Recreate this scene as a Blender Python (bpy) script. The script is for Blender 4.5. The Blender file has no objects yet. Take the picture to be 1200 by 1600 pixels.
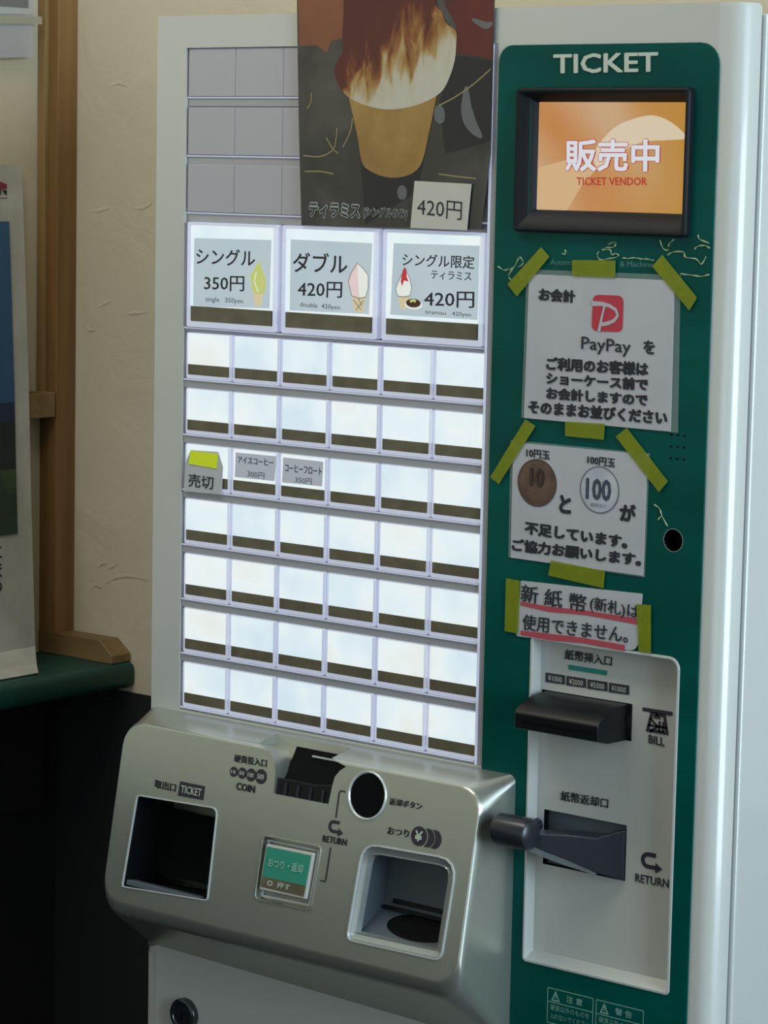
import bpy, bmesh, math, random
from mathutils import Vector, Matrix
from mathutils.geometry import tessellate_polygon
random.seed(4)
SC = bpy.context.scene
COL = SC.collection
S = 0.05          # one unit of the machine's grid is 5 cm
Z0 = 28.4         # grid height of the floor (machine stands 1.70 m tall)
def W(x, y, z): return Vector((x*S, y*S, (z+Z0)*S))
def lin(c):
    if isinstance(c, str): c = tuple(int(c[i:i+2], 16) for i in (0, 2, 4))
    return tuple((v/255/12.92) if v/255 <= .04045 else ((v/255+.055)/1.055)**2.4 for v in c)

# ---------------------------------------------------------------- camera
cam_d = bpy.data.cameras.new('camera'); cam = bpy.data.objects.new('camera', cam_d); COL.objects.link(cam)
R = [[0.774908, 0.63176, 0.019929], [-0.092978, 0.082745, 0.992224], [-0.625198, 0.770735, -0.122859]]
rt, up, fw = (Vector(v) for v in R)
M = Matrix((( rt.x, up.x, -fw.x), (rt.y, up.y, -fw.y), (rt.z, up.z, -fw.z))).to_4x4()
M.translation = W(*(30.25274, -32.28779, 3.31797))
cam.matrix_world = M
cam_d.sensor_width = 36; cam_d.lens = 98.037; cam_d.clip_start = .02; cam_d.clip_end = 60
SC.camera = cam
# ---------------------------------------------------------------- world, daylight, exposure
SC.view_settings.view_transform = 'Standard'; SC.view_settings.look = 'None'
SC.view_settings.gamma = 1; SC.view_settings.use_curve_mapping = False
SC.view_settings.exposure = 0.0
SC.cycles.use_denoising = True
w = bpy.data.worlds.new('world'); SC.world = w; w.use_nodes = True
bg = w.node_tree.nodes['Background']; bg.inputs[0].default_value = (.62, .78, 1, 1); bg.inputs[1].default_value = 1.2
def area(name, loc, rot, sx, sy, power, col):
    l = bpy.data.lights.new(name, 'AREA'); l.shape = 'RECTANGLE'; l.size = sx; l.size_y = sy; l.energy = power; l.color = col
    o = bpy.data.objects.new(name, l); o.location = loc; o.rotation_euler = rot; COL.objects.link(o); return o
# daylight entering through the window opening in the right wall; then an unseen warm fill added behind the camera
area('window_daylight', (2.95, -.5, 1.8), (0, math.radians(90), 0), 1.5, 1.5, 80, (.67, .85, 1))
area('added_front_fill', (1.0, -3.92, 1.9), (math.radians(90), 0, 0), 2.6, 1.2, 7, (1, .96, .88))

area('added_overhead_fill', (.0, -.55, 2.5), (0, 0, 0), .9, .3, 8.6, (1, .95, .86))  # unseen overhead lamp, added so the light falls off down the wall and machine

# ---------------------------------------------------------------- materials
MATS = {}
def mat(name, col, rough=.5, metal=0, em=None, ems=0, coat=0, trans=0, alpha=1, spec=.5):
    m = bpy.data.materials.new(name); m.use_nodes = True; MATS[name] = m
    b = m.node_tree.nodes['Principled BSDF']; c = lin(col)
    b.inputs['Base Color'].default_value = (*c, 1); b.inputs['Roughness'].default_value = rough
    b.inputs['Metallic'].default_value = metal; b.inputs['Coat Weight'].default_value = coat
    b.inputs['Coat Roughness'].default_value = .06
    b.inputs['Transmission Weight'].default_value = trans; b.inputs['Alpha'].default_value = alpha
    b.inputs['Specular IOR Level'].default_value = spec
    if em: b.inputs['Emission Color'].default_value = (*lin(em), 1); b.inputs['Emission Strength'].default_value = ems
    return m
def N(m, t, **k):
    n = m.node_tree.nodes.new(t)
    for a, v in k.items():
        if a in n.inputs: n.inputs[a].default_value = v
        else: setattr(n, a, v)
    return n
def Lk(m, a, b): m.node_tree.links.new(a, b)
def ramp(m, stops, fac, interp='LINEAR'):
    r = N(m, 'ShaderNodeValToRGB'); r.color_ramp.interpolation = interp
    e = r.color_ramp.elements
    while len(e) < len(stops): e.new(.5)
    for i, (p, c) in enumerate(stops): e[i].position = p; e[i].color = (*lin(c), 1)
    Lk(m, fac, r.inputs[0]); return r
def noisy(m, stops, scale=8, detail=3, stretch=(1, 1, 1), bump=0, bscale=None, target='Base Color', dist=0, rnd=False, bdist=.002):
    b = m.node_tree.nodes['Principled BSDF']
    tc = N(m, 'ShaderNodeTexCoord'); mp = N(m, 'ShaderNodeMapping'); mp.inputs['Scale'].default_value = stretch
    Lk(m, tc.outputs['Object'], mp.inputs[0])
    if rnd:
        oi = N(m, 'ShaderNodeObjectInfo'); Lk(m, oi.outputs['Random'], mp.inputs['Location'])
        mu = N(m, 'ShaderNodeVectorMath', operation='SCALE'); mu.inputs[3].default_value = 9
        Lk(m, oi.outputs['Random'], mu.inputs[0]); Lk(m, mu.outputs[0], mp.inputs['Location'])
    n = N(m, 'ShaderNodeTexNoise', Scale=scale, Detail=detail, Distortion=dist); Lk(m, mp.outputs[0], n.inputs['Vector'])
    r = ramp(m, stops, n.outputs['Fac']); Lk(m, r.outputs[0], b.inputs[target])
    if bump:
        n2 = N(m, 'ShaderNodeTexNoise', Scale=bscale or scale*3, Detail=4); Lk(m, mp.outputs[0], n2.inputs['Vector'])
        bp = N(m, 'ShaderNodeBump', Strength=bump, Distance=bdist); Lk(m, n2.outputs['Fac'], bp.inputs['Height']); Lk(m, bp.outputs[0], b.inputs['Normal'])
    return m

white = mat('white_enamel', 'b4b6b0', .24, coat=.4)
side_white = white
green = mat('green_fascia', '00574c', .3, spec=.14)
noisy(green, [(.35, '00413a'), (.6, '004b44'), (.8, '005550')], 6, 3, (1, 1, 3))
black = mat('black_plastic', '0b0d10', .36, spec=.3)
black_gloss = mat('black_gloss', '10131a', .12, coat=.5)
dark = mat('dark_recess', '050709', .7, spec=.1)
ink = mat('black_ink', '20222a', .6)
ink_brown = mat('dark_ink', '2a2630', .6)
paleprint = mat('pale_print', 'b4beb0', .5)
silver = mat('silver_paint', 'b3b7ad', .3, metal=.82)
noisy(silver, [(.3, 'b4b8ae'), (.7, 'bcc0b6')], 3, 2)
rimmetal = mat('pale_rim', 'c9cfce', .22, metal=.35)
greyin = mat('grey_tray', '4e585e', .42)
gtile = mat('grey_tile', 'a3a2a8', .4)
seam_m = mat('pale_seam', 'e4e4e6', .2)
rail = mat('grey_rail', '96979a', .3, coat=.3)
backp = mat('violet_backplate', '6a5290', .4, em='8060b0', ems=.10)
clear = mat('clear_cap', 'd0d3de', .12, trans=.3, coat=.4, em='ccd4ee', ems=.24)
lit = mat('backlit_white', '303438', .3, em='e8f4f6', ems=.97)
noisy(lit, [(.28, 'd2e4ef'), (.45, 'e0eef3'), (.6, 'e8f2f1'), (.75, 'e6eae5')], 20, 2, target='Emission Color', rnd=True)
litlabel = mat('backlit_label', '3a4044', .4, em='bccdd6', ems=.8)
noisy(litlabel, [(.3, 'b4c8d4'), (.7, 'c3d0d4')], 14, 2, target='Emission Color', rnd=True)
litlabel2 = mat('backlit_small_label', '50545a', .4, em='a9b0b8', ems=.7)
strip_m = mat('brown_smoked_strip', '5f5a48', .3)
noisy(strip_m, [(.35, '57523f'), (.7, '665f4c')], 60, 2, rnd=True)
screen_m = mat('screen_glow', '101010', .15, em='e0a055', ems=.78, coat=.5)
paper = mat('white_paper', 'b8babd', .6)
noisy(paper, [(.3, 'a6a8ac'), (.7, 'b4b5b6')], 12, 3, bump=.15, bscale=40, bdist=.001)
sleeve = mat('clear_sleeve', 'b6c4c0', .15, alpha=.15, coat=.5)
tape_m = mat('yellow_tape', 'a0aa14', .4, alpha=.62)
noisy(tape_m, [(.35, '7c880c'), (.7, '8e9814')], 30, 3, (1, 1, 1))
tape_clear = mat('pale_tape', 'a8a48f', .4, alpha=.75)
redlogo = mat('red_logo', 'b03040', .5)
redink = mat('red_marker', 'b04450', .6, alpha=.85)
plaster = mat('cream_plaster', 'b9ab8e', .85)
def plaster_bump():
    m = plaster; b = m.node_tree.nodes['Principled BSDF']
    tc = N(m, 'ShaderNodeTexCoord')
    n = N(m, 'ShaderNodeTexNoise', Scale=2.5, Detail=4); Lk(m, tc.outputs['Object'], n.inputs['Vector'])
    r = ramp(m, [(.3, 'c0b69d'), (.7, 'cdc3ab')], n.outputs['Fac']); Lk(m, r.outputs[0], b.inputs['Base Color'])
    a = N(m, 'ShaderNodeTexNoise', Scale=9, Detail=5, Distortion=1.2); Lk(m, tc.outputs['Object'], a.inputs['Vector'])
    c = N(m, 'ShaderNodeTexNoise', Scale=60, Detail=3); Lk(m, tc.outputs['Object'], c.inputs['Vector'])
    ad = N(m, 'ShaderNodeMath', operation='MULTIPLY_ADD'); ad.inputs[1].default_value = .12
    Lk(m, c.outputs['Fac'], ad.inputs[0]); Lk(m, a.outputs['Fac'], ad.inputs[2])
    bp = N(m, 'ShaderNodeBump', Strength=.3, Distance=.008); Lk(m, ad.outputs[0], bp.inputs['Height']); Lk(m, bp.outputs[0], b.inputs['Normal'])
plaster_bump()
wood = mat('brown_wood', '7d5c33', .5)
noisy(wood, [(.3, '6f4f2a'), (.5, '7f5e34'), (.7, '8b683b')], 6, 4, (10, 10, .6), bump=.1, bscale=20, bdist=.001)
wood_l = mat('pale_wood', '8c7045', .5)
noisy(wood_l, [(.3, '80653c'), (.6, '927649')], 6, 4, (10, 10, .6))
wood_h = mat('rail_wood', '7a623c', .55)
noisy(wood_h, [(.3, '6c5634'), (.6, '826a42')], 6, 4, (.8, 10, 10))
counter_m = mat('dark_green_vinyl', '0e3f37', .4)
darkpanel = mat('dark_wainscot', '17181a', .7)
darkfloor = mat('dark_floor', '1a1715', .6)
ceil_m = mat('ceiling_white', 'b9b4a8', .9)
lock_m = mat('dark_chrome', '50565a', .18, metal=.9)
gunmetal = mat('gunmetal', '26292f', .3, metal=.2)

# ---------------------------------------------------------------- builders
class Frame:
    def __init__(s, o, ax, az, out): s.o, s.x, s.z, s.n = Vector(o), Vector(ax), Vector(az), Vector(out)
    def __call__(s, x, z, h=0):
        p = s.o + s.x*x + s.z*z + s.n*h
        return W(*p)
FR = Frame((0, 0, 0), (1, 0, 0), (0, 0, 1), (0, -1, 0))          # machine front
PL = Frame((0, .19, 0), (1, 0, 0), (0, 0, 1), (0, -1, 0))        # recessed bill plate
_d = Vector((0, -.49, -2.65)).normalized()
KF = Frame((0, -.68, -5.6), (1, 0, 0), -_d, (0, _d.z, -_d.y))    # sloping console front
def LW(X): return Frame((X, 0, 0), (0, 1, 0), (0, 0, 1), (1, 0, 0))   # faces towards +X (left wall side)

class MB:
    def __init__(s): s.v, s.f, s.m, s.mats = [], [], [], []
    def _mi(s, m):
        if m not in s.mats: s.mats.append(m)
        return s.mats.index(m)
    def add(s, vs, fs, m):
        b = len(s.v); s.v += [Vector(v) for v in vs]; k = s._mi(m)
        for f in fs: s.f.append([b+i for i in f]); s.m.append(k)
        return s
    def poly(s, fr, outline, m, h=0, t=0, holes=()):
        loops = [list(outline)] + [list(l) for l in holes]
        flat = [p for l in loops for p in l]; n = len(flat)
        tri = tessellate_polygon([[Vector((p[0], p[1], 0)) for p in l] for l in loops])
        vs = [fr(p[0], p[1], h) for p in flat]
        def fix(t_, sgn):
            a, b, c = (Vector(flat[i][:2]) for i in t_)
            ccw = (b-a).cross(c-a) > 0
            return tuple(t_) if ccw == sgn else tuple(reversed(t_))
        fs = [fix(x, True) for x in tri]
        if t:
            vs += [fr(p[0], p[1], h-t) for p in flat]
            fs += [tuple(i+n for i in fix(x, False)) for x in tri]
            o = 0
            for li, l in enumerate(loops):
                k = len(l); ar = sum(l[i][0]*l[(i+1) % k][1]-l[(i+1) % k][0]*l[i][1] for i in range(k))
                ccw = (ar > 0) == (li == 0)
                for i in range(k):
                    a, b = o+i, o+(i+1) % k
                    fs.append((a, a+n, b+n, b) if ccw else (b, b+n, a+n, a))
                o += k
        return s.add(vs, fs, m)
    def box(s, fr, x0, x1, z0, z1, h0, h1, m):
        return s.poly(fr, [(x0, z0), (x1, z0), (x1, z1), (x0, z1)], m, h1, h1-h0)
    def loft(s, rings, m, cap0=False, cap1=False, flip=False):
        n = len(rings[0]); vs = [p for r in rings for p in r]; fs = []
        for k in range(len(rings)-1):
            for i in range(n):
                j = (i+1) % n; fs.append((k*n+i, k*n+j, (k+1)*n+j, (k+1)*n+i))
        if cap0: fs.append(tuple(reversed(range(n))))
        if cap1: fs.append(tuple(range((len(rings)-1)*n, len(rings)*n)))
        if flip: fs = [tuple(reversed(f)) for f in fs]
        return s.add(vs, fs, m)
    def tube(s, pts, r, m, n=8, caps=True):
        rings = []
        for i, p in enumerate(pts):
            a = pts[max(i-1, 0)]; b = pts[min(i+1, len(pts)-1)]; d = (b-a).normalized()
            u = d.cross(Vector((0, 0, 1))); u = u if u.length > 1e-3 else Vector((1, 0, 0)); u.normalize(); v = d.cross(u)
            rr = r[i] if isinstance(r, (list, tuple)) else r
            rings.append([p+(u*math.cos(2*math.pi*k/n)+v*math.sin(2*math.pi*k/n))*rr*S for k in range(n)])
        return s.loft(rings, m, caps, caps)
    def build(s, name, parent=None, bevel=0, smooth=False, seg=2, angle=35):
        me = bpy.data.meshes.new(name)
        lo = Vector([min(v[i] for v in s.v) for i in range(3)]); hi = Vector([max(v[i] for v in s.v) for i in range(3)])
        c = Vector(((lo.x+hi.x)/2, (lo.y+hi.y)/2, lo.z))
        me.from_pydata([v-c for v in s.v], [], s.f)
        for m in s.mats: me.materials.append(m)
        me.polygons.foreach_set('material_index', s.m); me.update()
        o = bpy.data.objects.new(name, me); COL.objects.link(o); o.location = c
        if parent: par(o, parent)
        if bevel:
            b = o.modifiers.new('b', 'BEVEL'); b.width = bevel*S; b.segments = seg; b.limit_method = 'ANGLE'; b.angle_limit = math.radians(angle); b.harden_normals = True
            smooth = True
        if smooth: me.polygons.foreach_set('use_smooth', [True]*len(me.polygons))
        return o
MW = {}
def reg(o): MW[o.name] = Matrix.Translation(o.location); return o
def par(o, p):
    o.parent = p; o.matrix_parent_inverse = MW[p.name].inverted()
_ob = MB.build
def _build(s, name, parent=None, **k):
    o = _ob(s, name, parent, **k); reg(o); return o
MB.build = _build
def empty(name, loc, label, cat, group=None):
    o = bpy.data.objects.new(name, None); COL.objects.link(o); o.location = loc; reg(o); o.empty_display_size = .05
    tag(o, label, cat, group); return o
def tag(o, label, cat, group=None):
    o['label'] = label; o['category'] = cat
    if group: o['group'] = group
    return o
def struct(o): o['kind'] = 'structure'; return o
def rrect(x0, x1, z0, z1, r, n=4):
    rs = r if isinstance(r, (tuple, list)) else (r,)*4      # order: bottom-left, bottom-right, top-right, top-left
    out = []
    for (cx, cz, a0), rr in zip(((x0, z0, 180), (x1, z0, 270), (x1, z1, 0), (x0, z1, 90)), rs):
        sx = 1 if cx == x0 else -1; sz = 1 if cz == z0 else -1
        for k in range(n+1):
            a = math.radians(a0+90*k/n); out.append((cx+sx*rr+rr*math.cos(a), cz+sz*rr+rr*math.sin(a)))
    return out
def quad_round(pts, r, n=4):
    out = []; k = len(pts); rs = r if isinstance(r, (list, tuple)) else [r]*k
    for i, p in enumerate(pts):
        p = Vector(p); a = (Vector(pts[i-1])-p).normalized(); b = (Vector(pts[(i+1) % k])-p).normalized(); rr = rs[i]
        if rr <= 0: out.append(tuple(p)); continue
        for j in range(n+1):
            t = j/n; q = (p+a*rr)*(1-t)**2 + p*2*t*(1-t) + (p+b*rr)*t*t; out.append(tuple(q))
    return out
def shrink(pts, d):
    c = Vector((sum(p[0] for p in pts)/len(pts), sum(p[1] for p in pts)/len(pts))); out = []; k = len(pts)
    ar = sum(pts[i][0]*pts[(i+1) % k][1]-pts[(i+1) % k][0]*pts[i][1] for i in range(k)); sg = 1 if ar > 0 else -1
    for i in range(k):
        p = Vector(pts[i]); a = (p-Vector(pts[i-1])); b = (Vector(pts[(i+1) % k])-p)
        if a.length < 1e-6: a = b
        if b.length < 1e-6: b = a
        a.normalize(); b.normalize(); na = Vector((-a.y, a.x)); nb = Vector((-b.y, b.x)); nn = (na+nb)
        nn = nn.normalized() if nn.length > 1e-6 else na
        out.append(tuple(p+nn*sg*d/max(.4, nn.dot(na))))
    return out
def circ(c, r, n=28, r2=None): return [(c[0]+r*math.cos(2*math.pi*i/n), c[1]+(r2 or r)*math.sin(2*math.pi*i/n)) for i in range(n)]
def stroke(pts, wd):
    L, Rr = [], []
    for i, p in enumerate(pts):
        a = Vector(pts[max(i-1, 0)]); b = Vector(pts[min(i+1, len(pts)-1)]); d = (b-a).normalized(); n = Vector((-d.y, d.x))
        ww = (wd[i] if isinstance(wd, (list, tuple)) else wd)/2
        L.append(tuple(Vector(p)+n*ww)); Rr.append(tuple(Vector(p)-n*ww))
    return Rr + L[::-1]
def cat(pts, n=4, closed=True):
    k = len(pts); out = []; P_ = [Vector(p[:2]) for p in pts]
    for i in range(k if closed else k-1):
        a, b, c, d = (P_[(i-1) % k], P_[i], P_[(i+1) % k], P_[(i+2) % k]) if closed else (P_[max(i-1, 0)], P_[i], P_[i+1], P_[min(i+2, k-1)])
        for j in range(n):
            t = j/n; out.append(tuple(.5*((2*b)+(c-a)*t+(2*a-5*b+4*c-d)*t*t+(3*b-a-3*c+d)*t**3)))
    if not closed: out.append(tuple(P_[-1]))
    return out
TXC = {}
def glyphs(body, bold):
    key = (body, bold)
    if key not in TXC:
        c = bpy.data.curves.new('t', 'FONT'); c.body = body; c.size = 1; c.offset = bold; c.resolution_u = 2
        o = bpy.data.objects.new('t', c); COL.objects.link(o)
        me = bpy.data.meshes.new_from_object(o)
        vs = [(v.co.x, v.co.y) for v in me.vertices]; fs = [tuple(p.vertices) for p in me.polygons]
        bpy.data.objects.remove(o); bpy.data.curves.remove(c); bpy.data.meshes.remove(me)
        TXC[key] = (vs, fs)
    return TXC[key]
def txt(fr, body, TL, TR, BL, m, parent, h=.012, bold=0, name='lettering', mb=None, ref=None):
    vs, fs = glyphs(body, 0); rv = vs
    g = ref or 0
    x0 = min(v[0] for v in rv); x1 = max(v[0] for v in rv); y0 = min(v[1] for v in rv); y1 = max(v[1] for v in rv)
    TL, TR, BL = Vector(TL), Vector(TR), Vector(BL)
    own = mb is None; mb = mb or MB()
    q = bold if ref is None else bold-ref
    e = bold if ref is None else ref        # the box given includes the weight of the strokes
    x0 -= e; x1 += e; y0 -= e; y1 += e
    nd = 0 if bold <= 0 else (6 if bold < .06 else 14)
    for k in range(nd+1):
        ox, oy = (0, 0) if k == nd else (bold*math.cos(2*math.pi*k/nd), bold*math.sin(2*math.pi*k/nd))
        hh = h+(.0009*k if nd == 6 else .0002*k); out = []
        for x, y in vs:
            p = TL+(TR-TL)*((x+ox-x0)/(x1-x0))+(BL-TL)*((y1-y-oy)/(y1-y0)); out.append(fr(p.x, p.y, hh))
        mb.add(out, fs, m)
    if own: return mb.build(name, parent)
def quad(a, b, c, d): return [a, b, c, d]
def baked(o, cutters, bevel2=0):
    for c in cutters:
        md = o.modifiers.new('c', 'BOOLEAN'); md.operation = 'DIFFERENCE'; md.object = c; md.solver = 'EXACT'
    bpy.context.view_layer.update()
    dg = bpy.context.evaluated_depsgraph_get()
    me = bpy.data.meshes.new_from_object(o.evaluated_get(dg)); o.modifiers.clear(); o.data = me
    for c in cutters: bpy.data.objects.remove(c)
    if bevel2:
        b = o.modifiers.new('b', 'BEVEL'); b.width = bevel2*S; b.segments = 2; b.limit_method = 'ANGLE'; b.angle_limit = math.radians(50)
    return o

# ---------------------------------------------------------------- the room
XL, YB = -8.04, 5.0
FL = Frame((0, 0, -Z0), (1, 0, 0), (0, 1, 0), (0, 0, 1))
struct(MB().box(FL, -14, 62, -82, 8, -.6, 0, darkfloor).build('floor'))
struct(MB().box(FL, -14, 62, -82, 8, 52, 52.6, ceil_m).build('ceiling'))
BK = Frame((0, YB, 0), (1, 0, 0), (0, 0, 1), (0, -1, 0))
WB = struct(MB().box(BK, -14, 62, -6.62, 52-Z0, -2, 0, plaster).build('wall_back'))
struct(MB().box(BK, XL, 60, -Z0, -6.62, -2, .06, darkpanel).build('trim_1'))
struct(MB().box(LW(XL), -80, YB, -6.6, 52-Z0, -3, 0, plaster).build('wall_left'))
struct(MB().box(LW(XL), -80, YB, -Z0, -6.6, -3, .03, darkpanel).build('trim_2'))
RW = Frame((60, 0, 0), (0, -1, 0), (0, 0, 1), (-1, 0, 0))     # x runs along -Y
struct(MB().poly(RW, [(-YB, -Z0), (82, -Z0), (82, 52-Z0), (-YB, 52-Z0)], plaster, 0, 2, holes=[[(-4, -9), (30, -9), (30, 22), (-4, 22)]]).build('wall_right'))
FW = Frame((0, -80, 0), (1, 0, 0), (0, 0, 1), (0, 1, 0))
struct(MB().poly(FW, [(-14, -Z0), (62, -Z0), (62, 52-Z0), (-14, 52-Z0)], plaster, 0, 2, holes=[[(-6, -4), (46, -4), (46, 20), (-6, 20)]]).build('wall_front'))
# trowel marks standing proud in the plaster
tm = MB()
def mark(fr, pts, wd):
    n = len(pts); ww = [wd*(.25+.75*math.sin(math.pi*i/(n-1))) for i in range(n)]
    rows = []
    for i, p in enumerate(pts):
        a = Vector(pts[max(i-1, 0)]); b = Vector(pts[min(i+1, n-1)]); d = (b-a).normalized(); nn = Vector((-d.y, d.x))
        P = Vector(p); rows.append([fr(*(P+nn*ww[i]*2.2), .0), fr(*(P+nn*ww[i]*.3), ww[i]*.55), fr(*(P-nn*ww[i]*.5), .0)])
    vs = [v for r in rows for v in r]; fs = []
    for i in range(n-1):
        for k in range(2): fs.append((i*3+k, i*3+k+1, (i+1)*3+k+1, (i+1)*3+k))
    tm.add(vs, fs, plaster)
for pts in ([(-7.299,2.367), (-7.045,2.361), (-6.861,2.402), (-6.710,2.441)], [(-6.113,2.456), (-5.883,2.438), (-5.720,2.501), (-5.543,2.634)],
            [(-6.976,-4.358), (-6.857,-4.284), (-6.705,-4.243)], [(-6.720,-4.355), (-6.551,-4.301), (-6.400,-4.199)],
            [(-6.751,-4.628), (-6.498,-4.515), (-6.246,-4.451), (-5.961,-4.432), (-5.628,-4.456)],
            [(-7.346,0.215), (-7.209,0.114), (-7.056,0.146)], [(-6.288,0.508), (-6.089,0.494), (-5.727,0.547)], [(-7.061,0.579), (-6.791,0.651), (-6.641,0.730)],
            [(-7.178,-4.774), (-7.007,-4.706), (-6.836,-4.736)], [(-7.495,3.365), (-7.409,3.283)], [(-6.768,4.682), (-6.520,4.740), (-6.288,4.681)]):
    mark(BK, pts, .035)
tmo = tm.build('trowel_marks', WB, smooth=True); tmo['kind'] = 'stuff'
# corner post, thin strip, window ledge
struct(MB().box(FR, XL, -7.59, -6.05, 52-Z0, -YB, -4.5, wood).build('trim_3', bevel=.015))
struct(MB().box(FR, XL, -7.84, -1.05, 52-Z0, -4.5, -4.40, wood_l).build('trim_4', bevel=.01))
LEDZ = -1.02
struct(MB().box(LW(XL), -60, 4.47, LEDZ-.47, LEDZ, 0, .46, wood_h).build('trim_5', bevel=.02))
# wooden rail with a cut corner on the counter along the back wall
RB = MB()
zt, zb, xe = -5.62, -6.03, -6.06
prof = [(-8.04, zb), (xe, zb), (xe, zb+.16), (xe-.32, zt), (-8.04, zt)]
RB.poly(FR, prof, wood_h, -4.48, .5)
tag(RB.build('wood_rail', bevel=.02), 'short wooden rail with a cut corner lying on the green counter against the back wall', 'rail')
# green vinyl counter running along the left wall
ct = empty('counter', W(-7, -5, -Z0), 'dark green padded counter running along the cream left wall', 'counter')
XC = -5.95
prof = [(XL, -6.03)] + [(XC-.14+.14*math.sin(a), -6.17+.14*math.cos(a)) for a in [i*math.pi/8 for i in range(5)]] + [(XC-.14+.14*math.cos(a), -6.38-.14*math.sin(a)) for a in [i*math.pi/8 for i in range(5)]] + [(XL, -6.52)]
XZ = lambda y: Frame((0, y, 0), (1, 0, 0), (0, 0, 1), (0, -1, 0))
MB().loft([[XZ(4.98)(x, z) for x, z in prof], [XZ(-60)(x, z) for x, z in prof]], counter_m, True, True).build('worktop', ct, smooth=False, bevel=.03)
for yy in (-50, -22): MB().box(FR, XL+.1, XL+1.0, -Z0, -6.52, -yy-.6, -yy+.6, darkpanel).build('leg', ct)
MB().box(LW(XL+.05), -58, 4.4, -9, -6.52, 0, .2, darkpanel).build('apron', ct)

# ---------------------------------------------------------------- ticket machine
mc = empty('ticket_machine', W(4.7, 2.3, -Z0), 'white ticket vending machine with green side fascia and rows of lit buttons', 'ticket machine')
DX1 = 10.13
# cabinet behind the door
cab = MB()
prof = [(-.55, .50), (DX1-.04, .50), (DX1, .54), (DX1, 4.8), (-.55, 4.8)]
XY = lambda z: Frame((0, 0, z), (1, 0, 0), (0, 1, 0), (0, 0, 1))
cab.loft([[XY(-27.6)(*p) for p in prof], [XY(5.48)(*p) for p in prof]], side_white, True, True)
cab.box(XY(0), -.3, DX1-.07, .3, .6, -27.5, 5.4, greyin)
cab.build('cabinet', mc, bevel=.03)
for x in (.2, 9.3):
    for y in (.9, 4.2): MB().loft([[W(x+.3*math.cos(a*.785), y+.3*math.sin(a*.785), z) for a in range(8)] for z in (-28.4, -27.6)], black, True, True).build('foot', mc)
# door: front sheet with openings, rounded right edge
DB, DT = -27.3, 5.6
hole_btn = [(-.11, -5.42), (6.0, -5.42), (6.0, 5.1), (-.11, 5.1)]
hole_scr = rrect(6.62, 9.26, 2.66, 4.34, .02)
PX0, PX1, PZ0, PZ1 = 6.90, 9.40, -8.16, -3.40
hole_bill = rrect(PX0, PX1, PZ0, PZ1, (.04, .04, .14, .04))
hole_bill_d = shrink(hole_bill, -.07); hole_sen = circ((9.253, -1.735), .2, 24)
hole_con = [(-.4, -8.9), (6.3, -8.9), (6.3, -5.75), (-.4, -5.75)]
MB().poly(FR, [(-.73, DB), (9.7, DB), (9.7, DT), (-.73, DT)], white, 0, .40, holes=[hole_btn, hole_scr, hole_bill_d, hole_con, hole_sen]).build('door_sheet', mc)
ed = MB(); pr_ = [(9.7, .40), (9.7, 0), (9.86, 0)] + [(9.86+.27*math.sin(a), .27-.27*math.cos(a)) for a in [i*math.pi/16 for i in range(1, 9)]] + [(DX1, .375), (DX1-.025, .40)]
ed.loft([[XY(DB)(*p) for p in pr_], [XY(DT-.06)(*p) for p in pr_], [XY(DT)(p[0]-.03 if p[0] > 9.9 else p[0], min(max(p[1], .03), .39) if p[0] > 9.8 else p[1]) for p in pr_]], side_white, True, True)
o = ed.build('door_edge', mc, smooth=True); o.data.set_sharp_from_angle(angle=math.radians(40))
# button field
MB().poly(FR, [(-.14, -5.45), (6.03, -5.45), (6.03, 5.13), (-.14, 5.13)], backp, -.13, .1).build('button_backplate', mc)
GX = [0, 1, 2, 3, 4, 5]; PZ = .881
def shelf_rail(z0, z1, h=-.02):
    b = MB().box(FR, -.1, 5.86, z0, z1, -.12, h, rail); b.box(FR, -.1, 5.86, z1-.025, z1, h, h+.02, clear); return b.build('rail', mc, bevel=.012)
for r in range(7): shelf_rail(-r*PZ-.225 if r < 6 else -5.42, -r*PZ-.078)
shelf_rail(.67, .74)
for (z0, z1) in ((2.40, 2.55), (3.29, 3.44), (4.195, 4.345)): shelf_rail(z0, z1, -.05)
b = MB().box(FR, 5.87, 5.995, -5.42, 5.1, -.12, -.0, rail); b.box(FR, 5.885, 5.93, -5.42, 5.1, 0, .02, clear); b.build('side_rail', mc, bevel=.01)
# grey blanking tiles, three rows of six
for z in (4.345, 3.44, 2.55): MB().box(FR, -.08, 5.86, z+.01, z+.74, -.125, -.08, seam_m).build('tile_backing', mc)
t0 = None
for r, z in enumerate((4.345, 3.44, 2.55)):
    for c in GX:
        if t0 is None:
            t0 = MB().box(FR, -.07, .91, z+.005, z+.745, -.075, -.02, gtile).build('blank_tile', mc, bevel=.01); base = Vector(t0.location)
            continue
        o = t0.copy(); COL.objects.link(o); o.location = base + Vector((c*.985*S, 0, (z-4.345)*S)); o.matrix_parent_inverse = t0.matrix_parent_inverse
        reg(o)
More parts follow.
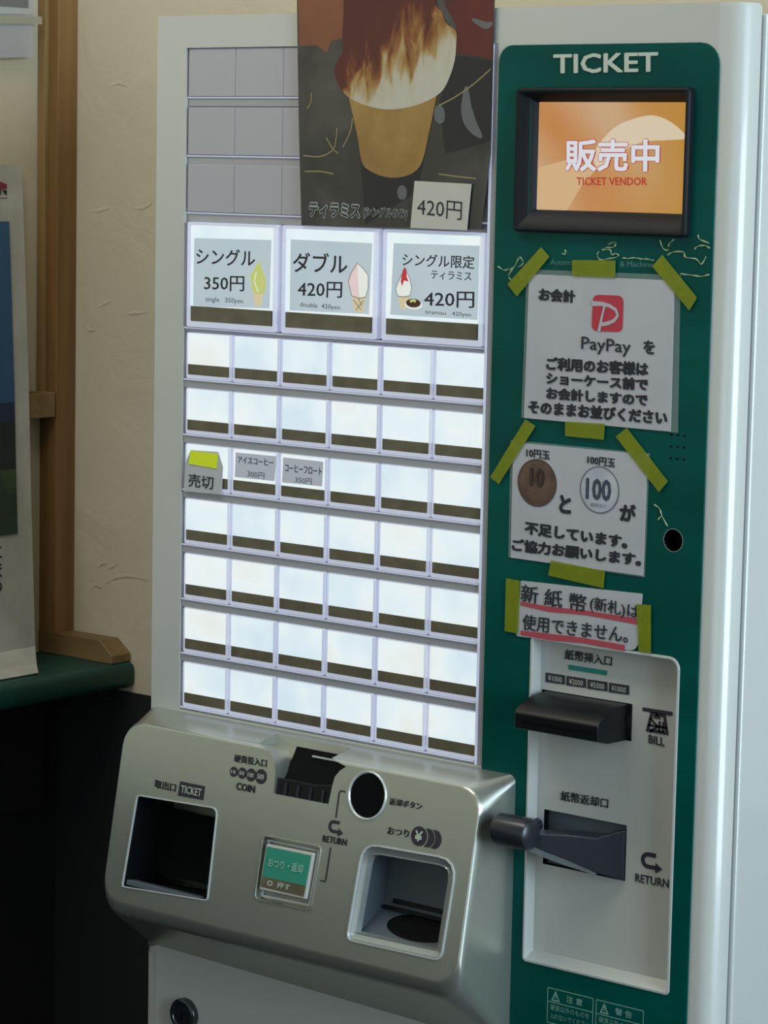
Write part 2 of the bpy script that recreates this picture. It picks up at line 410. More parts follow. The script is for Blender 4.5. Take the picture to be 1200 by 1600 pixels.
# small menu buttons, seven rows of six
def small_button(litm=lit):
    cp = MB().poly(FR, rrect(-.03, .93, -.072, .660, .03, 2), clear, 0, .12, holes=[rrect(.0, .885, -.01, .645, .01, 1)]).build('menu_button', mc)
    lp = MB().box(FR, .0, .885, .15, .645, -.1, -.006, litm).build('backlit_face', cp)
    sp = MB().box(FR, .0, .885, -.01, .155, -.1, -.003, strip_m).build('smoked_strip', cp)
    return cp, [lp, sp]
B0, kids = small_button()
bx = Vector(B0.location)
btn = {}
for r in range(7):
    for c in GX:
        if (r, c) == (0, 0): btn[(0, 0)] = B0; continue
        d = Vector((c*1.0*S, 0, -r*PZ*S))
        o = B0.copy(); COL.objects.link(o); o.location = bx+d; reg(o); btn[(r, c)] = o
        for k in kids:
            q = k.copy(); COL.objects.link(q); q.location = Vector(k.location)+d; reg(q); q.parent = o; q.matrix_parent_inverse = MW[o.name].inverted()
def relabel(rc, quadpts, lines):
    o = btn[rc]
    MB().poly(FR, quadpts, litlabel2, .0, .005).build('paper_label', o)
    for args in lines: txt(FR, args[0], args[1], args[2], args[3], args[4], o, .004, args[5])
relabel((2, 1), [(1.034,-1.560), (1.863,-1.552), (1.890,-1.164), (1.046,-1.170)],
        [('アイスコーヒー', (1.097,-1.228), (1.841,-1.217), (1.095,-1.334), ink, .01), ('300円', (1.303,-1.432), (1.655,-1.441), (1.301,-1.533), ink, 0)])
relabel((2, 2), [(2.021,-1.559), (2.829,-1.550), (2.847,-1.170), (2.035,-1.168)],
        [('コーヒーフロート', (2.083,-1.263), (2.827,-1.263), (2.081,-1.382), ink, .01), ('350円', (2.293,-1.442), (2.630,-1.449), (2.289,-1.536), ink, 0)])
# large menu buttons
def big_button(c):
    x = c*1.99; zz = .75
    cp = MB().poly(FR, rrect(x-.02, x+1.86, zz, 2.40, .03, 2), clear, 0.02, .14, holes=[rrect(x+.05, x+1.79, zz+.09, 2.35, .01, 1)]).build('menu_button', mc)
    cp['label'] = 'large lit menu button with printed label'
    MB().box(FR, x+.05, x+1.79, zz+.33, 2.35, -.1, .0, lit).build('backlit_face', cp)
    MB().box(FR, x+.05, x+1.74, zz+.09, zz+.325, -.1, .004, strip_m).build('smoked_strip', cp)
    return cp
bb = [big_button(i) for i in range(3)]
def lab(b, pts): MB().poly(FR, pts, litlabel, .012, .008).build('paper_label', b)
lab(bb[0], [(0.110,1.073), (1.713,1.114), (1.731,2.166), (0.119,2.145)])
lab(bb[1], [(2.132,1.104), (3.701,1.122), (3.737,2.182), (2.129,2.188)])
lab(bb[2], [(4.115,1.137), (5.742,1.137), (5.750,2.211), (4.154,2.196)])
dki = ink
for b_, body, a, bo in ((0, 'シングル', ((0.171,1.993), (1.414,2.004), (0.168,1.732)), .012), (0, '350円', ((0.348,1.567), (1.193,1.590), (0.346,1.330)), .008), (0, 'single   350yen', ((0.382,1.239), (1.173,1.242), (0.377,1.141)), 0),
        (1, 'ダブル', ((2.188,2.002), (3.272,2.007), (2.187,1.693)), .012), (1, '420円', ((2.294,1.558), (3.178,1.581), (2.290,1.317)), .008), (1, 'double  420yen', ((2.343,1.244), (3.139,1.232), (2.345,1.153)), 0),
        (2, 'シングル限定', ((4.332,2.057), (5.671,2.062), (4.331,1.867)), .01), (2, 'ティラミス', ((4.875,1.820), (5.620,1.822), (4.874,1.695)), .006), (2, '420円', ((4.754,1.517), (5.681,1.543), (4.756,1.281)), .008), (2, 'tiramisu   420yen', ((4.774,1.240), (5.628,1.238), (4.776,1.164)), 0)):
    txt(FR, body, a[0], a[1], a[2], dki, bb[b_], .016, bo)
# little ice cream drawings printed on the three labels
yg = mat('print_yellow_green', '6a7030', .6, em='cfdc82', ems=.62); bei = mat('print_beige', '807860', .6, em='d9cda6', ems=.66); palew = mat('print_pale_cream', '90908a', .6, em='d8dcd8', ems=.8)
pinkp = mat('print_pink', '907878', .6, em='dcc8c6', ems=.75); redp = mat('print_red', 'a02830', .6, em='a83038', ems=.5); brn = mat('print_brown', '50281c', .6); outl = mat('print_outline', '7c7f74', .6)
def icon(b, polys):
    m = MB()
    for k, (pts, mm) in enumerate(polys): m.poly(FR, pts, mm, .018+.003*k)
    m.build('printed_drawing', b)
def ol(pts, w=.018, m=None): return (stroke(pts+[pts[0]], w), m or outl)
icon(bb[0], [([(1.371,1.365), (1.596,1.355), (1.560,1.156), (1.495,1.133), (1.414,1.159)], bei),
    ([(1.341,1.512), (1.319,1.610), (1.404,1.712), (1.507,1.844), (1.563,1.698), (1.645,1.564), (1.635,1.406), (1.583,1.335), (1.451,1.329), (1.357,1.384)], yg),
    (stroke([(1.445,1.664), (1.408,1.515), (1.490,1.360)], .02), palew), (stroke([(1.551,1.619), (1.580,1.522), (1.542,1.402)], .015), bei)])
icon(bb[1], [([(3.371,1.384), (3.645,1.377), (3.601,1.155), (3.489,1.140), (3.426,1.166)], bei),
    ([(3.303,1.593), (3.350,1.720), (3.471,1.877), (3.503,1.601), (3.521,1.362), (3.383,1.375)], pinkp),
    ([(3.521,1.362), (3.490,1.601), (3.471,1.877), (3.598,1.796), (3.687,1.704), (3.692,1.513), (3.645,1.377)], palew),
    (stroke([(3.303,1.593), (3.350,1.720), (3.471,1.877), (3.598,1.796), (3.687,1.704), (3.692,1.513), (3.645,1.377), (3.522,1.353), (3.371,1.384), (3.303,1.593)], .012), outl),
    (stroke([(3.410,1.329), (3.563,1.182)], .012), outl), (stroke([(3.622,1.329), (3.463,1.177)], .012), outl), (stroke([(3.509,1.352), (3.587,1.241)], .012), outl)])
icon(bb[2], [([(4.260,1.424), (4.479,1.415), (4.435,1.243), (4.387,1.221), (4.302,1.236)], bei),
    ([(4.235,1.461), (4.220,1.536), (4.290,1.681), (4.383,1.826), (4.484,1.689), (4.524,1.549), (4.491,1.434), (4.370,1.410), (4.272,1.415)], palew),
    (stroke([(4.235,1.461), (4.220,1.536), (4.290,1.681), (4.383,1.826), (4.484,1.689), (4.524,1.549), (4.491,1.434), (4.370,1.410), (4.272,1.415), (4.235,1.461)], .012), outl),
    ([(4.325,1.711), (4.347,1.797), (4.382,1.855), (4.420,1.809), (4.423,1.715), (4.461,1.641), (4.376,1.656), (4.341,1.569), (4.315,1.635)], redp),
    (circ(((4.567,1.305)), .17, 16, .07), palew), (circ(((4.566,1.329)), .14, 16, .065), brn), (stroke([(4.505,1.350), (4.565,1.371), (4.614,1.355)], .04), yg)])

# green fascia with its cut-outs
gx0, gx1 = 6.03, 9.73
gout = rrect(gx0, gx1, -27, 5.07, (.1, .1, .3, .24), 6)
MB().poly(FR, gout, green, .03, .03, holes=[hole_scr, shrink(hole_bill, -.02), circ((9.253, -1.735), .16, 24)]).build('green_fascia', mc, bevel=.008)
txt(FR, 'TICKET', (6.990,4.936), (8.757,4.951), (6.999,4.662), paleprint, mc, .04, .025)
txt(FR, 'Automatic   Vending   & Machine', (7.031,2.064), (8.769,2.091), (7.035,1.964), mat('faint_print', '52807a', .5), mc, .036)
# pale squiggles painted in place of reflected glare on the fascia
fm = mat('painted_glare', '8fa27c', .3)
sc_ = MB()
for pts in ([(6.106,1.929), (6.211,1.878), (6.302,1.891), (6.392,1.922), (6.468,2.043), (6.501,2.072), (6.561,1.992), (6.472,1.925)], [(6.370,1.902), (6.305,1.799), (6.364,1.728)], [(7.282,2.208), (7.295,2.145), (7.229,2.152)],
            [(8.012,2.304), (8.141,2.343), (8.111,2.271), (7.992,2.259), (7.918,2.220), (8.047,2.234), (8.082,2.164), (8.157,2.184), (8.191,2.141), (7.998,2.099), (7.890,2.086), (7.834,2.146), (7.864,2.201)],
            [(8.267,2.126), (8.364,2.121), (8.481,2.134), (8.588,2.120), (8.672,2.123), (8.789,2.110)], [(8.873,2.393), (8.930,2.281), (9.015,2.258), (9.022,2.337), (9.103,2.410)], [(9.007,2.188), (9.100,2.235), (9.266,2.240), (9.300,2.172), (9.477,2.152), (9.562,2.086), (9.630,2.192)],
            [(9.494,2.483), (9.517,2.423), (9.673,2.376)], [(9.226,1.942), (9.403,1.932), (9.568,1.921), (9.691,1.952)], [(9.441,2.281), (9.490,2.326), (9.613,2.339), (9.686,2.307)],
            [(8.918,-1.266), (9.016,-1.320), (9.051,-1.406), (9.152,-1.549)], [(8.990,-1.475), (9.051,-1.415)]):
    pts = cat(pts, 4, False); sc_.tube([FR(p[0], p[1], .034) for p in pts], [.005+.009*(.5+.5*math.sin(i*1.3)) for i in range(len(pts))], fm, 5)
o = sc_.build('glare_squiggles', mc, smooth=True); o['kind'] = 'stuff'
# speaker holes and round sensor hole
sp_ = MB()
for i, u in enumerate((0, .17, .34)):
    for j in range(3):
        sp_.poly(FR, circ((9.17+u*.62, -.27-j*.165), .017, 10), dark, .034, .02)
sp_.build('speaker_holes', mc)
g = MB(); c_ = (9.253, -1.735)
g.loft([[FR(*p, h) for p in circ(c_, r, 24)] for r, h in ((.155, .03), (.15, -.25))], dark, False, True, flip=True); g.build('sensor_hole', mc)
MB().poly(FR, circ(c_, .163, 28), silver, .036, .03, holes=[circ(c_, .155, 28)]).build('sensor_ring', mc)

# display
bz = MB()
o_ = rrect(6.42, 9.36, 2.44, 4.47, .07, 3); i1 = rrect(6.50, 9.29, 2.52, 4.40, .05, 3); i2 = rrect(6.66, 9.24, 2.74, 4.29, .02, 3); i3 = rrect(6.70, 9.22, 2.76, 4.27, .01, 3)
bz.loft([[FR(*p, 0) for p in o_], [FR(*p, .12) for p in o_], [FR(*p, .15) for p in shrink(o_, .03)], [FR(*p, .14) for p in i1], [FR(*p, -.02) for p in i2], [FR(*p, -.07) for p in i3]], mat('bezel_black', '14171b', .5, spec=.2))
bzo = bz.build('display_bezel', mc, bevel=.012)
scx0, scx1, scz0, scz1 = 6.66, 9.26, 2.73, 4.31
sco = MB().poly(FR, [(scx0, scz0), (scx1, scz0), (scx1, scz1), (scx0, scz1)], screen_m, -.065, .05).build('screen', bzo)
def screen_nodes():
    m = screen_m; b = m.node_tree.nodes['Principled BSDF']; tc = N(m, 'ShaderNodeTexCoord')
    n = N(m, 'ShaderNodeTexNoise', Scale=11, Detail=1.5, Distortion=1.0); Lk(m, tc.outputs['Object'], n.inputs['Vector'])
    w_ = N(m, 'ShaderNodeTexWave', Scale=5, Distortion=3, Detail=1); w_.bands_direction = 'DIAGONAL'; w_.inputs['Detail Scale'].default_value = 1.3
    Lk(m, tc.outputs['Object'], w_.inputs['Vector'])
    r1 = ramp(m, [(0, 'd08a48'), (.45, 'd9a878'), (1, 'dcc7a8')], w_.outputs['Fac'])
    r2 = ramp(m, [(.3, 'cb8136'), (.6, 'd8a06a'), (.85, 'dfcfb4')], n.outputs['Fac'])
    mx = N(m, 'ShaderNodeMix', data_type='RGBA'); mx.inputs[0].default_value = .5
    Lk(m, r1.outputs[0], mx.inputs[6]); Lk(m, r2.outputs[0], mx.inputs[7])
    sx = N(m, 'ShaderNodeSeparateXYZ'); Lk(m, tc.outputs['Object'], sx.inputs[0])
    mr = N(m, 'ShaderNodeMapRange'); mr.inputs[1].default_value = -.01; mr.inputs[2].default_value = .065; Lk(m, sx.outputs[0], mr.inputs[0])
    mx2 = N(m, 'ShaderNodeMix', data_type='RGBA'); Lk(m, mr.outputs[0], mx2.inputs[0]); Lk(m, mx.outputs[2], mx2.inputs[6]); mx2.inputs[7].default_value = (*lin('c88f30'), 1)
    mx2.blend_type = 'MIX'
    Lk(m, mx2.outputs[2], b.inputs['Emission Color'])
screen_nodes()
swh = mat('screen_sweep', '303030', .3, em='e6d3b4', ems=.78); swh2 = mat('screen_sweep_dim', '303030', .3, em='dfb887', ems=.78)
MB().poly(FR, cat([(7.673,3.593), (7.987,3.914), (8.303,4.039), (8.619,4.093), (8.884,4.025), (9.097,3.896), (9.185,3.784), (8.894,3.756), (8.474,3.725), (8.053,3.562), (7.736,3.363)]), swh, -.060).build('screen_sweep', sco)
MB().poly(FR, [(6.708,3.347), (7.184,3.462), (7.736,3.363), (7.472,3.109), (7.209,2.727), (6.729,2.724)], swh2, -.062).build('screen_sweep', sco)
swt = mat('screen_text_white', '404040', .3, em='e2e6ee', ems=.8); srd = mat('screen_text_red', '401010', .3, em='b83430', ems=.75)
txt(FR, '販売中', (7.174,3.753), (8.768,3.772), (7.186,3.301), srd, sco, -.056, .052, ref=.03)
txt(FR, '販売中', (7.174,3.753), (8.768,3.772), (7.186,3.301), swt, sco, -.052, .03)
txt(FR, 'TICKET VENDOR', (7.385,3.224), (8.572,3.245), (7.392,3.112), srd, sco, -.052, .015)

# bill unit: recessed plate
pb = MB()
def pf(p, h): return FR(p[0], p[1], h)
pi = rrect(PX0+.0, PX1-.04, PZ0+.10, PZ1-.03, (.02, .02, .1, .02))
pb.loft([[pf(p, .02) for p in shrink(hole_bill, -.04)], [pf(p, .042) for p in shrink(hole_bill, -.03)], [pf(p, .045) for p in hole_bill], [pf(p, -.19) for p in pi]], rimmetal if False else white, flip=True)
slot1 = [(6.93, -4.71), (8.515, -4.71), (8.515, -4.172), (6.93, -4.172)]; slot2 = [(7.03, -6.75), (8.483, -6.75), (8.483, -5.935), (7.03, -5.935)]
bp_ = MB().poly(PL, [(PX0-.02, PZ0+.08), (PX1, PZ0+.08), (PX1, PZ1), (PX0-.02, PZ1)], white, 0, .03, holes=[slot1, slot2])
pb.v += [];
plo = pb.build('bill_unit_surround', mc)
bpo = bp_.build('bill_plate', mc)
plo.name = 'bill_unit_surround'
def pit(fr, outl_, depth, m, parent, name='recess', top=0, sh=.05):
    return MB().loft([[fr(*p, top) for p in outl_], [fr(*p, -depth) for p in shrink(outl_, sh)]], m, False, True, flip=True).build(name, parent)
pit(PL, slot1, .5, dark, bpo, 'insert_slot'); pit(PL, slot2, .7, dark, bpo, 'return_slot', sh=.02)
# internal shutters in the return slot
for k in range(3): MB().box(PL, 7.35+.02*k, 8.4, -6.02-.11*k-.05, -6.02-.11*k, -.3-.05*k, -.22-.05*k, gunmetal).build('slot_guide', bpo)
# insert nose, black and jutting out
def section(pts, m, name, parent, bev=.02):
    n = len(pts[0][1]); return MB().loft([[W(x, y, z) for (y, z) in pr2] for x, pr2 in pts], m, True, True).build(name, parent, bevel=bev)
noseP = [(.18, -4.18), (-.16, -4.20), (-.50, -4.32), (-.57, -4.40), (-.56, -4.62), (-.3, -4.69), (.18, -4.705)]
section([(7.0, noseP), (7.2, noseP), (8.45, noseP)][::2], black, 'bill_insert_nose', bpo)
MB().box(PL, 7.15, 8.35, -4.53, -4.49, .55, .763, dark).build('insert_gap', bpo)
# return scoop, clear lip, cylinder knob
R1 = [(8.47, .15, -6.0, -6.74), (8.1, -.02, -6.15, -6.66), (7.7, -.16, -6.15, -6.52), (7.4, -.3, -6.16, -6.42), (7.2, -.42, -6.17, -6.33)]
sb = MB().loft([[W(x, y, zt_), W(x, y+.28, zt_+.02), W(x, y+.28, zb_-.02), W(x, y, zb_)] for x, y, zt_, zb_ in R1], mat('smoky_plastic', '272a33', .3, coat=.1), True, True)
sb.build('return_scoop', bpo, bevel=.02)
MB().loft([[W(x, y-.02, zb_), W(x, y+.22, zb_+.01), W(x, y+.22, zb_-.08*f), W(x, y-.02, zb_-.08*f)] for (x, y, zt_, zb_), f in zip(R1[1:], (.3, .9, 1, 1))], mat('grey_clear_lip', '6c7272', .2, alpha=.75), True, True).build('clear_lip', bpo)
kn = MB(); cyl = []
for x, r in ((6.80, .20), (6.83, .235), (7.32, .24), (7.39, .22), (7.43, .16), (7.44, .02)):
    cyl.append([W(x, -.62+r*math.cos(a), -6.12+r*math.sin(a)) for a in [2*math.pi*i/24 for i in range(24)]])
kn.loft(cyl, gunmetal, True, True); kn.build('return_knob', bpo, bevel=.01)
MB().loft([[W(7.02+.10*math.cos(a), y, -6.14+.10*math.sin(a)) for a in [i*math.pi/4 for i in range(8)]] for y in (.05, -.45)], gunmetal, True, True).build('knob_stem', bpo)
# plate prints
H = .008
txt(PL, '紙幣挿入口', (7.330,-3.527), (8.153,-3.527), (7.320,-3.680), ink, bpo, H, .02)
MB().poly(PL, stroke([(7.397,-3.782), (7.735,-3.785), (8.068,-3.783)], .07), mat('teal_print', '0c7a6c', .5), H).build('printed_bar', bpo)
pmb = MB()
for i, s_ in enumerate(('¥1000', '¥2000', '¥5000', '¥10000')):
    x = 853+i*34; y = 1050.5+i*5.1
    cs = [(6.992,-3.915), (7.337,-3.912), (7.342,-4.047), (6.991,-4.056)]
    dx = i*.372
    q_ = [(p[0]+dx, p[1]) for p in cs]
    MB().poly(PL, q_, ink_brown, H).build('printed_box', bpo)
    (tlx, tlz), (trx, _), (_, blz) = cs[0], cs[1], cs[3]
    txt(PL, s_, (tlx+dx+.05, tlz-.03), (trx+dx-.05, tlz-.03), (tlx+dx+.05, blz+.03), paleprint, bpo, H+.004)
ic = MB()
ic.poly(PL, [(8.688,-4.244), (9.193,-4.249), (9.196,-4.187), (8.692,-4.193)], ink_brown, H)
qd = [(8.759,-4.529), (9.142,-4.531), (9.083,-4.239), (8.829,-4.232)]
ic.poly(PL, qd, ink_brown, H, holes=[shrink(qd, .05)])
ic.poly(PL, [(8.865,-4.325), (9.016,-4.322), (8.937,-4.241)], ink_brown, H)
cc = Vector(((8.955,-4.431)))
for a in ((-.16, 0, .16, 0), (0, 0, -.13, .1), (0, 0, -.13, -.1), (.03, .08, .03, -.08), (.09, .08, .09, -.08)):
    ic.poly(PL, stroke([(cc.x+a[0], cc.y+a[1]), (cc.x+a[2], cc.y+a[3])], .035), ink_brown, H)
ic.build('printed_bill_symbol', bpo)
txt(PL, 'BILL', (8.809,-4.567), (9.077,-4.574), (8.812,-4.691), ink_brown, bpo, H, .02)
txt(PL, '紙幣返却口', (7.324,-5.610), (8.159,-5.595), (7.323,-5.760), ink, bpo, H, .02)
def ret_arrow(fr, c, s_, parent, h):
    a = MB(); X, Z = c
    arc = [(X+s_*.42, Z+s_*.42), (X-s_*.1, Z+s_*.42)] + [(X-s_*.1-s_*.34*math.sin(t), Z+s_*.08+s_*.34*math.cos(t)) for t in [i*math.pi/8 for i in range(1, 8)]] + [(X-s_*.1, Z-s_*.26), (X+s_*.45, Z-s_*.26)]
    a.poly(fr, stroke(arc, s_*.24), ink_brown, h)
    a.poly(fr, [(X+s_*.4, Z-s_*.56), (X+s_*.85, Z-s_*.26), (X+s_*.4, Z+s_*.04)], ink_brown, h)
    a.build('printed_return_arrow', parent)
ret_arrow(PL, ((8.890,-6.400)), .26, bpo, H)
txt(PL, 'RETURN', (8.661,-6.603), (9.228,-6.591), (8.659,-6.726), ink_brown, bpo, H, .02)
# warning panels printed at the foot of the fascia
wp = MB(); gline = mat('warning_print', '6f9c8c', .5)
for (A, B, D) in ((((7.344,-8.500)), ((8.146,-8.496)), ((7.347,-8.704))), (((8.203,-8.503)), ((9.015,-8.503)), ((8.221,-8.708)))):
    x0_, x1_, z1_, zm = A[0], B[0], A[1], D[1]; z0_ = z1_-.52
    for pp in ([(x0_, z1_), (x1_, z1_)], [(x0_, zm), (x1_, zm)], [(x0_, z0_), (x1_, z0_)], [(x0_, z0_), (x0_, z1_)], [(x1_, z0_), (x1_, z1_)]): wp.poly(FR, stroke(pp, .014), gline, .034)
    tx = x0_+.14; tz = (z1_+zm)/2; tri = [(tx-.08, tz-.08), (tx+.08, tz-.08), (tx, tz+.085)]
    wp.poly(FR, tri, gline, .034, holes=[shrink(tri, .022)]); wp.poly(FR, stroke([(tx, tz+.03), (tx, tz-.04)], .016), gline, .034)
    w2 = '注 意' if A == ((7.344,-8.500)) else '警 告'
    txt(FR, w2, (x0_+.33, z1_-.05), (x0_+.62, z1_-.05), (x0_+.33, zm+.05), gline, mc, .034, .02)
    for k, l_ in enumerate(('硬貨以外のものを', '入れないでください')):
        txt(FR, l_, (x0_+.05, zm-.03-k*.13), (x1_-.06, zm-.03-k*.13), (x0_+.05, zm-.12-k*.13), gline, mc, .034)
wp.build('printed_warning_frames', mc)

# ---------------------------------------------------------------- console with coin slot and outlets
def tilt(x, z, off):            # point on the sloping plane at height z, pushed back by off
    t = (-5.6-z)/2.65; return W(x, -.68-.49*t+off, z)
rings = []
ringspec = [(-.72, 6.66, -5.45, -9.74, .10, None, 0), (-.72, 6.665, -5.46, -9.5, .14, None, -.06), (-.68, 6.575, -5.56, -8.66, .38, 1, .14), (-.665, 6.56, -5.57, -8.55, .39, 1, .06), (-.645, 6.54, -5.59, -8.44, .39, 1, .015), (-.62, 6.51, -5.62, -8.38, .38, 1, .0)]
for x0, x1, z1, z0, r, t_, off in ringspec:
    pts = rrect(x0, x1, z0, z1, r, 5)
    if t_ is None: rings.append([W(x, off, z-(.0 if z > -7 else .16*max(0, min(1, (x+.7)/2.5))-.12)) for x, z in pts])
    else: rings.append([tilt(x, z, off) for x, z in pts])
con = MB().loft(rings, silver, True, True).build('console', mc, smooth=False)
bm_ = bmesh.new(); bm_.from_mesh(con.data); bmesh.ops.recalc_face_normals(bm_, faces=bm_.faces); bm_.to_mesh(con.data); bm_.free()
def cutter(pts, h0, h1, taper=0):
    m = MB(); a = [KF(*p, h1) for p in pts]; b_ = [KF(*p, h0) for p in (shrink(pts, taper) if taper else pts)]
    m.loft([b_, a], silver, True, True); o = m.build('cutter')
    bm = bmesh.new(); bm.from_mesh(o.data); bmesh.ops.recalc_face_normals(bm, faces=bm.faces); bm.to_mesh(o.data); bm.free(); return o
tk = quad_round([(-0.234,-2.606), (1.619,-2.496), (1.567,-1.042), (-0.178,-1.106)], [.06, .06, .14, .08])
chn = quad_round([(4.433,-2.571), (6.231,-2.537), (6.281,-1.034), (4.496,-1.091)], [.12, .14, .35, .3])
gb = quad_round([(2.544,-2.308), (3.689,-2.275), (3.740,-1.276), (2.544,-1.291)], [.1, .1, .1, .1])
kb = Vector(((4.462,-0.395))); kr = abs(Vector(((4.117,-0.450))).x-kb.x)
notch = [(2.638,-0.653), (3.742,-0.640), (3.768,-0.359), (3.793,-0.219), (3.875,-0.110), (3.987,-0.034), (3.62, .05), (3.70, .9), (2.05, .9), (2.12, .05), (2.334,0.013), (2.463,-0.047), (2.561,-0.151), (2.622,-0.310)]
cuts = [cutter(tk, -.8, .3), cutter(chn, -.8, .3), cutter(gb, -.12, .3), cutter(circ(kb, kr, 32), -.3, .3), cutter(notch, -.5, .4, 0)]
baked(con, cuts)
es = con.modifiers.new('e', 'BEVEL'); es.width = .03*S; es.segments = 2; es.limit_method = 'ANGLE'; es.angle_limit = math.radians(42)
bpy.context.view_layer.update()
me_ = bpy.data.meshes.new_from_object(con.evaluated_get(bpy.context.evaluated_depsgraph_get())); con.modifiers.clear(); con.data = me_
me_.polygons.foreach_set('use_smooth', [True]*len(me_.polygons)); me_.set_sharp_from_angle(angle=math.radians(32))
wn = con.modifiers.new('w', 'WEIGHTED_NORMAL'); wn.weight = 100; wn.keep_sharp = True
# ticket outlet
t_o = MB().loft([[KF(*p, 0.004) for p in tk], [KF(*p, -.04) for p in shrink(tk, .03)], [KF(*p, -.8) for p in shrink(tk, .08)]], dark, False, True, flip=True).build('ticket_outlet', mc)
xs = [p[0] for p in tk]; zs = [p[1] for p in tk]
MB().box(KF, min(xs)+.05, max(xs)-.09, min(zs)+.04, min(zs)+.13, -.22, -.03, greyin).build('outlet_sill', t_o, bevel=.02)
MB().box(KF, min(xs)+.1, max(xs)-.1, max(zs)-1.3, max(zs)-.25, -.7, -.6, dark).build('outlet_flap', t_o)
MB().poly(KF, tk, rimmetal, .015, .03, holes=[shrink(tk, .022)]).build('outlet_rim', t_o)
# change outlet
c_o = MB().poly(KF, chn, rimmetal, .02, .05, holes=[shrink(chn, .025)]).build('change_outlet', mc)
ci = shrink(chn, .14)
MB().loft([[KF(*p, -.02) for p in shrink(chn, .03)], [KF(*p, -.05) for p in shrink(chn, .12)], [KF(*p, -.03) for p in ci], [KF(*p, -.12) for p in shrink(chn, .16)]], mat('clear_bezel', 'a5aca9', .2, metal=.5), flip=True).build('change_bezel', c_o, bevel=.008)
xs = [p[0] for p in ci]; zs = [p[1] for p in ci]; xa, xb, za, zb_ = min(xs), max(xs), min(zs), max(zs)
DP, RS = .62, .40
MB().loft([[KF(x, z, -.10) for x, z in ((xa, za), (xb, za), (xb, zb_), (xa, zb_))], [KF(x, z, -DP) for x, z in ((xa, za+RS), (xb, za+RS), (xb, zb_), (xa, zb_))]], greyin, False, True, flip=True).build('change_tray', c_o)
def flr(x, h, e=0): return KF(x, za+RS*(-h-.10)/(DP-.10)+e, h)
ccx, cch = xa+.92, -.42
MB().loft([[flr(ccx+r*math.cos(a), cch-r*.36*math.sin(a), e) for a in [2*math.pi*i/28 for i in range(28)]] for r, e in ((.62, .0), (.61, .012), (.55, .010), (.05, .008))], dark, False, True).build('coin_cup', c_o, smooth=True)
MB().box(KF, xa+.05, xb, za+RS+.0, za+RS+.05, -DP, -DP+.06, black).build('tray_ridge', c_o)
MB().box(KF, xa+.2, xb, za+RS+.10, za+RS+.17, -DP, -DP+.03, black).build('tray_back_slot', c_o)
# green refund button
g_o = MB().poly(KF, gb, silver, .02, .12, holes=[shrink(gb, .03)]).build('refund_button', mc, bevel=.008); g_o['label'] = 'green lettered refund push button'
gi = shrink(gb, .10)
MB().poly(KF, shrink(gb, .07), rimmetal, -.03, .06, holes=[shrink(gb, .10)]).build('button_rim', g_o, bevel=.01)
gi2 = [(2.625,-2.136), (3.585,-2.120), (3.623,-1.403), (2.646,-1.422)]
MB().poly(KF, gi2, white, .03, .12).build('button_cap', g_o, bevel=.03)
gt = [(2.665,-1.922), (3.548,-1.912), (3.574,-1.450), (2.686,-1.459)]; gd = [(2.654,-2.081), (3.533,-2.080), (3.548,-1.912), (2.665,-1.922)]
grm = mat('button_green', '28816b', .4, em='1c6b55', ems=.12)
MB().poly(KF, gt, grm, .036, .005).build('green_face', g_o); MB().poly(KF, gd, strip_m, .036, .005).build('smoked_strip', g_o)
txt(KF, 'おつり・返却', (2.760,-1.619), (3.456,-1.607), (2.765,-1.756), mat('pale_green_print', '9cc9b4', .5), g_o, .042, .008)
txt(KF, '◎  押す', (2.794,-1.948), (3.259,-1.944), (2.792,-2.047), paleprint, g_o, .042, .005)
# round return button in its well
r_o = MB().loft([[KF(*p, h) for p in circ(kb, kr*f, 32)] for f, h in ((1.07, .0), (1.05, .03), (.98, .02), (.93, -.1))], rimmetal, flip=True).build('return_button', mc, smooth=True)
r_o['label'] = 'round black return button in a bright ring'
MB().loft([[KF(*p, h) for p in circ((kb.x+dx, kb.y), kr*f, 32)] for f, h, dx in ((.93, .0, 0), (.92, -.14, 0), (.62, -.20, 0), (.58, -.17, 0), (.50, -.15, 0), (.40, -.17, 0), (.05, -.18, 0))], dark, True, True, flip=True).build('button_dome', r_o)
# coin hopper wedge
hx0, hx1, hs = 2.66, 3.73, -.655
ho = MB().loft([[W(x+(.30*(z > -5.8) if x > 3 else -.16*(y+.8)), y, z) for y, z in ((-.74, -6.30), (-.28, -5.75), (-.09, -5.50), (-.03, -5.50), (-.03, -6.45), (-.74, -6.45))] for x in (hx0+.0, hx1-.01)], dark, True, True).build('coin_hopper', mc)
MB().poly(KF, [(hx0-.02, hs), (hx1, hs), (hx1+.0, hs+.30), (hx1-.3, hs+.25), (hx0-.02, hs+.25)], black, -.05, .05).build('hopper_front', ho, bevel=.012)
for k in range(4): MB().box(KF, hx0+.16+k*.25, hx0+.20+k*.25, hs+.01, hs+.2, -.05, -.02, gunmetal).build('hopper_rib', ho)
MB().poly(KF, stroke([(hx0, hs+.25), (hx1-.3, hs+.25), (hx1, hs+.30)], .018), gunmetal, -.045, .01).build('hopper_lip', ho)
nn_ = Vector((0, -.74, .67)).normalized()
MB().box(Frame((0, -.24, -5.71), (1, 0, 0), Vector((0, .67, .74)).normalized(), nn_), 2.95, 3.75, -.015, .015, .0, .03, mat('coin_slot_edge', '98a4a2', .3)).build('coin_slot', ho)
